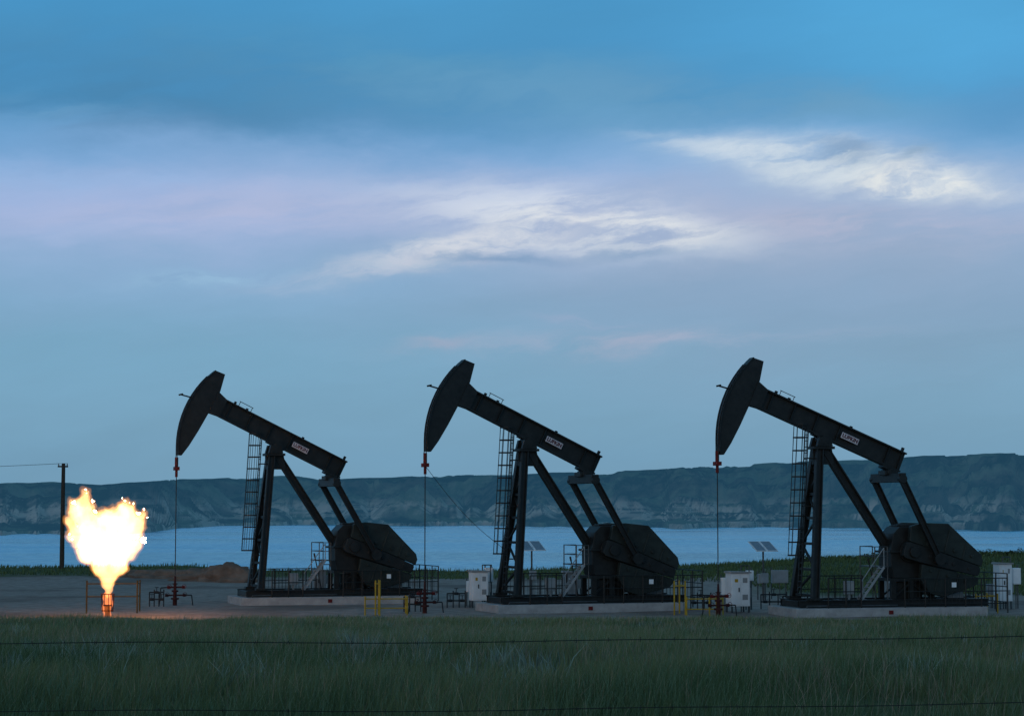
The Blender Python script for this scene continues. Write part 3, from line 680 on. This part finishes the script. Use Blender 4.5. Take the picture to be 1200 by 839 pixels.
sph=[(129,697,3),(130,690,5),(128,682,8),(127,671,12),(122,657,17),(136,656,17),(113,641,20),(145,641,18),(130,640,23),(104,622,19),(99,607,15),(93,598,10),
 (98,588,9),(102,580,6),(136,618,22),(153,618,17),(149,602,12),(157,605,10),(165,605,6),(142,597,9),(147,588,5),(88,611,8),(86,601,4),(161,626,9),(119,612,12),(91,627,9),(159,639,7)]
rr=random.Random(5)
items=[(x,y,r,rr.uniform(-.35,.35)) for x,y,r in sph]
def tongue(x,y,r,ln,sw):
    n_=max(2,int(ln/2.0)); dy=rr.uniform(-.3,.3)
    for i in range(n_+1):
        t=i/n_; items.append((x+sw*t*t,y-ln*t,max(1.6,r*(1-t)**.7),dy))
for a_ in ((102,582,6,9,-1),(110,594,5,7,2),(87,603,5,7,-3),(146,592,5,8,-2),(156,598,6,9,2),(166,604,5,7,4),(84,620,4,6,-3),(167,626,4,7,5),(90,638,4,6,-5),(163,640,4,6,5),(133,602,5,5,1)): tongue(*a_)
m_core=vol("flame_core",(1,.49,.18),3.2); m_fr=vol("flame_fringe",(1,.37,.07),.9)
fo=flame_mesh("flame",items,.045,-.07,1.0,m_core,1.2); fo.parent=E
fr=flame_mesh("flame_fringe",items,.05,.04,1.0,m_fr,1.0,0); fr.parent=fo
base=[(129,699,6,0),(130,706,6,0),(128,712,6,0),(129,719,5,0)]
fb=flame_mesh("burner_glow",base,.04,.0,.2,vol("burner_flame",(1,.22,.04),3.2),0); fb.parent=E
ld=bpy.data.lights.new("flame_light",'POINT'); ld.energy=240; ld.color=(1,.55,.25); ld.shadow_soft_size=.9
lo=bpy.data.objects.new("flame_light",ld); COL.objects.link(lo); lo.location=(FX,D,3.3)

# ------------------------------------------------------------------ dirt piles
def pile(px_,D,w,h,label):
    X=PX(px_,D); bm=B(); bmesh.ops.create_icosphere(bm,subdivisions=5,radius=1)
    for v_ in bm.verts:
        p=v_.co.copy(); f=1+.35*noise.noise(p*1.6+Vector((px_,0,0)))+.15*noise.noise(p*5)+.06*noise.noise(p*14)
        r=math.hypot(p.x,p.y); z=max(p.z,-.3)
        v_.co=Vector((p.x*w*f,p.y*w*.6*f,(z*h*f)*(1-.3*r)))
    o=finish(bm,"dirt_pile",M_DIRT,smooth=True); o.location=(X,D,float(gz(X,D))-.05); o["label"]=label; o["category"]="dirt pile"; o["group"]="dirt piles at the pad edge"
pile(270,138,2.0,1.45,"brown heap of loose soil at the edge of the pad")
pile(246,139,2.4,.95,"low brown heap of soil at the edge of the pad")
pile(165,146,3.4,.7,"low spread heap of soil at the edge of the pad")
pile(195,143,2.8,.75,"low brown heap of soil at the edge of the pad")
pile(222,145,2.2,.6,"low brown heap of soil at the edge of the pad")

# ------------------------------------------------------------------ utility poles
def upole(X,D,h):
    E=empty("utility_pole",(X,D,float(gz(X,D))),.5,"weathered wooden utility pole with a short crossarm at the pad edge","utility pole","utility poles along the bank")
    bm=B(); cyl(bm,(0,0,-.3),(0,0,h),.19,.14,n=10); finish(bm,"pole",M_WOOD,E)
    bm=B(); bar(bm,(-.4,.15,h-.25),(.4,.15,h-.25),.1,.12); finish(bm,"crossarm",M_WOOD,E)
    for x in (-.34,.34):
        bm=B(); cyl(bm,(x,.15,h-.2),(x,.15,h),.05,.04,n=8); finish(bm,"insulator",M_GREY,E)
D=160; X=PX(75,D); zg=float(gz(X,D)); hp=ZR(543,D)-zg; upole(X,D,hp); X2=X-45; upole(X2,168,hp)
E=empty("power_line",(X,D,zg+hp),0,"thin power line strung between wooden poles","power line")
for off in (-.34,.34):
    bm=B()
    p0=Vector((off*.8,.2,0)); p1=Vector((-45+off*.8,8,float(gz(X2,168))-zg)); pr=p0
    for i in range(1,21):
        t=i/20; p=p0.lerp(p1,t)-Vector((0,0,.5*4*t*(1-t))); cyl(bm,pr,p,.008,n=4); pr=p
    finish(bm,"cable",M_ROD,E)

# ------------------------------------------------------------------ barbed wire fence
D=9.0; E=empty("barbed_wire_fence",(0,D,float(gz(0,D))),0,"sagging barbed wire fence strung across the tall grass","fence")
g0=float(gz(0,D))
for (rl,rc,rr2) in ((752,750,744),(830,829,820),(915,913,906)):
    bm=B(); xs=np.linspace(-7.8,7.8,157); pr=None
    for x in xs:
        rowp=np.interp(x/D*F+600,[-1400,0,600,1200,2600],[rl+6,rl,rc,rr2,rr2-6]); z=CAMZ-(rowp-HR)/F*D-g0+.004*math.sin(x*3)
        p=Vector((x,0,z))
        if pr is not None: cyl(bm,pr,p,.0020,n=5)
        pr=p
    for x in np.arange(-7.7,7.7,.14):
        rowp=np.interp(x/D*F+600,[-1400,0,600,1200,2600],[rl+6,rl,rc,rr2,rr2-6]); z=CAMZ-(rowp-HR)/F*D-g0+.004*math.sin(x*3)
        a=random.uniform(0,6.28); dv=Vector((.2*random.uniform(-1,1),math.cos(a),math.sin(a)))*.011
        cyl(bm,Vector((x,0,z))-dv,Vector((x,0,z))+dv,.0014,n=4); dv=Vector((.3*random.uniform(-1,1),-math.sin(a),math.cos(a)))*.011
        cyl(bm,Vector((x+.008,0,z))-dv,Vector((x+.008,0,z))+dv,.0014,n=4)
    finish(bm,"wire",M_WIRE,E)
for x in (-7.8,-2.75,2.75,7.8):
    bm=B(); cyl(bm,(x,.06,-.5),(x,.06,1.3),.06,.05,n=10); finish(bm,"fence_post",M_WOOD,E)

# ------------------------------------------------------------------ world
w=bpy.data.worlds.new("World"); S.world=w; w.use_nodes=True; nt=w.node_tree; nt.nodes.clear()
L=nt.links.new
out=nt.nodes.new("ShaderNodeOutputWorld"); bg=nt.nodes.new("ShaderNodeBackground"); L(bg.outputs[0],out.inputs[0])
tc=nt.nodes.new("ShaderNodeTexCoord"); sp=nt.nodes.new("ShaderNodeSeparateXYZ"); L(tc.outputs["Generated"],sp.inputs[0])
az=ma(nt,'ARCTAN2',sp.outputs[0],sp.outputs[1]); el=ma(nt,'ARCSINE',sp.outputs[2])
def comb(a,b_,c=0.0):
    n=nt.nodes.new("ShaderNodeCombineXYZ")
    for i,x in enumerate((a,b_,c)):
        if isinstance(x,(int,float)): n.inputs[i].default_value=x
        else: L(x,n.inputs[i])
    return n.outputs[0]
mul=lambda a,b_: ma(nt,'MULTIPLY',a,b_)
add=lambda a,b_: ma(nt,'ADD',a,b_)
sub=lambda a,b_: ma(nt,'SUBTRACT',a,b_)
v0=comb(mul(az,5),mul(el,14)); wn=tn(nt,v0,1.0,3,0.5); wn2=tn(nt,comb(mul(az,10),mul(el,26),4.0),1.0,6,0.60)
azw=add(az,mul(sub(wn,.5),.05)); elw=add(el,mul(sub(wn2,.5),.030))
elt=add(elw,mul(azw,-.12))
cir=tn(nt,comb(mul(azw,13),mul(elt,75),1.0),1.0,8,0.62,0.0)
soft=tn(nt,comb(mul(azw,7),mul(elt,28),2.0),1.0,5,0.55,0.0)
fine=tn(nt,comb(mul(azw,30),mul(elt,130),1.5),1.0,8,0.62,0.0)
ramp=nt.nodes.new("ShaderNodeValToRGB"); ramp.color_ramp.interpolation='EASE'
stops=[(-0.05,(92,140,170)),(0.0,(105,152,181)),(0.03,(100,152,185)),(0.07,(103,156,191)),(0.115,(118,160,199)),(0.15,(134,166,210)),(0.172,(96,156,208)),(0.20,(54,134,187)),(0.25,(54,139,192)),(0.34,(66,134,178)),(0.45,(72,118,152))]
er=ramp.color_ramp.elements
while len(er)<len(stops): er.new(0.5)
for e_,(p,c) in zip(er,stops): e_.position=(p+.05)/.5; e_.color=(*lin(c),1)
L(mul(add(elw,.05),2.0),ramp.inputs[0])
col=ramp.outputs[0]
def blob(cx,cy,sx,sy,rot,colr,st,nz=None,lo=.4,hi=.6,pw=1.0):
    global col
    a0=(cx-600)/F; e0=(598-cy)/F; r=math.radians(rot)
    da=sub(azw,a0); de=sub(elw,e0)
    u=ma(nt,'DIVIDE',add(mul(da,math.cos(r)),mul(de,math.sin(r))),sx/F); v_=ma(nt,'DIVIDE',add(mul(da,-math.sin(r)),mul(de,math.cos(r))),sy/F)
    q_=add(mul(u,u),mul(v_,v_))
    if pw!=1.0: q_=ma(nt,'POWER',q_,pw)
    g_=ma(nt,'EXPONENT',mul(q_,-1.0))
    if nz is not None: g_=mul(g_,mr(nt,nz,lo,hi))
    f=ma(nt,'MULTIPLY',g_,st,clamp=True)
    col=mix(nt,f,col,lin(colr))
blob(230,110,420,75,0,(48,114,159),.75,soft,.25,.6)
blob(420,75,300,28,-3,(78,148,186),.5,soft,.36,.6)
blob(120,150,200,22,2,(62,120,166),.6,soft,.4,.6)
blob(60,140,90,20,0,(96,152,192),.4,cir,.38,.62)
blob(1100,50,260,90,0,(72,166,220),.7)
blob(500,20,260,50,0,(60,142,192),.5)
blob(580,118,260,30,-4,(96,152,190),.6,soft,.32,.6)
blob(200,250,520,54,2,(154,174,218),.85,soft,.1,.45)
blob(320,252,300,30,4,(178,182,214),.6,cir,.3,.62)
blob(80,220,220,18,0,(140,176,222),.6,soft,.35,.6)
blob(640,225,420,26,-6,(140,168,210),.6)
blob(950,290,380,80,0,(146,162,194),.85,soft,.1,.45)
blob(1000,400,400,80,0,(114,150,184),.55)
blob(910,125,240,26,-6,(96,146,182),.7,soft,.28,.58)
blob(1185,150,90,36,0,(70,138,190),.6)
blob(980,268,220,26,-3,(182,178,202),.6,cir,.33,.62)
blob(640,262,250,44,-6,(170,182,214),.5)
blob(1000,206,230,34,-6,(168,186,212),.5)
blob(650,255,190,32,-7,(202,211,228),.8,cir,.34,.60,1.4)
blob(560,288,150,17,12,(216,218,227),.85,fine,.31,.60,1.3)
blob(710,268,140,22,-6,(228,229,230),.85,cir,.36,.58,1.4)
blob(480,316,130,10,6,(196,196,214),.8,cir,.36,.60)
blob(990,203,165,24,-8,(208,217,225),.85,cir,.34,.59,1.4)
blob(1075,224,95,13,-3,(230,231,229),.9,fine,.32,.60,1.4)
blob(880,190,110,13,-12,(198,210,223),.8,cir,.34,.60,1.2)
blob(985,190,36,10,-10,(120,150,185),.8,fine,.36,.54)
blob(1075,196,24,10,20,(128,158,190),.8,fine,.36,.54)
blob(600,304,80,6,2,(112,146,187),.85)
blob(740,297,70,5,0,(122,152,190),.6)
blob(760,400,190,10,2,(156,165,193),.85,cir,.35,.60)
blob(700,380,60,5,-2,(148,162,196),.6,cir,.35,.60)
blob(510,407,40,5,0,(146,160,190),.7)
blob(230,328,80,8,4,(146,186,218),.6,fine,.35,.6)
blob(900,350,400,60,0,(119,153,190),.45)
modv=add(.86,add(mul(soft,.20),mul(cir,.08)))
mv=nt.nodes.new("ShaderNodeVectorMath"); mv.operation='SCALE'; L(col,mv.inputs[0]); L(modv,mv.inputs["Scale"])
sk=nt.nodes.new("ShaderNodeTexSky"); sk.sky_type='NISHITA'; sk.sun_disc=False; sk.sun_elevation=math.radians(3); sk.sun_rotation=math.radians(200)
sc=nt.nodes.new("ShaderNodeVectorMath"); sc.operation='SCALE'; L(sk.outputs[0],sc.inputs[0]); sc.inputs["Scale"].default_value=.02
ad=nt.nodes.new("ShaderNodeVectorMath"); ad.operation='ADD'; L(mv.outputs[0],ad.inputs[0]); L(sc.outputs[0],ad.inputs[1])
L(ad.outputs[0],bg.inputs[0]); bg.inputs[1].default_value=1.0
sun=bpy.data.lights.new("sun",'SUN'); sun.energy=.27; sun.angle=math.radians(25); sun.color=(1,.93,.86)
so=bpy.data.objects.new("sun",sun); COL.objects.link(so)
dr=-Vector((math.sin(math.radians(200)),math.cos(math.radians(200)),math.tan(math.radians(12)))); so.rotation_euler=dr.to_track_quat('-Z','Y').to_euler()

# ------------------------------------------------------------------ camera
cd=bpy.data.cameras.new("camera"); cd.sensor_width=36; cd.lens=72; cd.clip_start=.1; cd.clip_end=30000
cam=bpy.data.objects.new("camera",cd); COL.objects.link(cam); cam.location=(0,0,CAMZ)
cam.rotation_euler=(math.radians(90)+math.atan((HR-419.5)/F),0,0); S.camera=cam
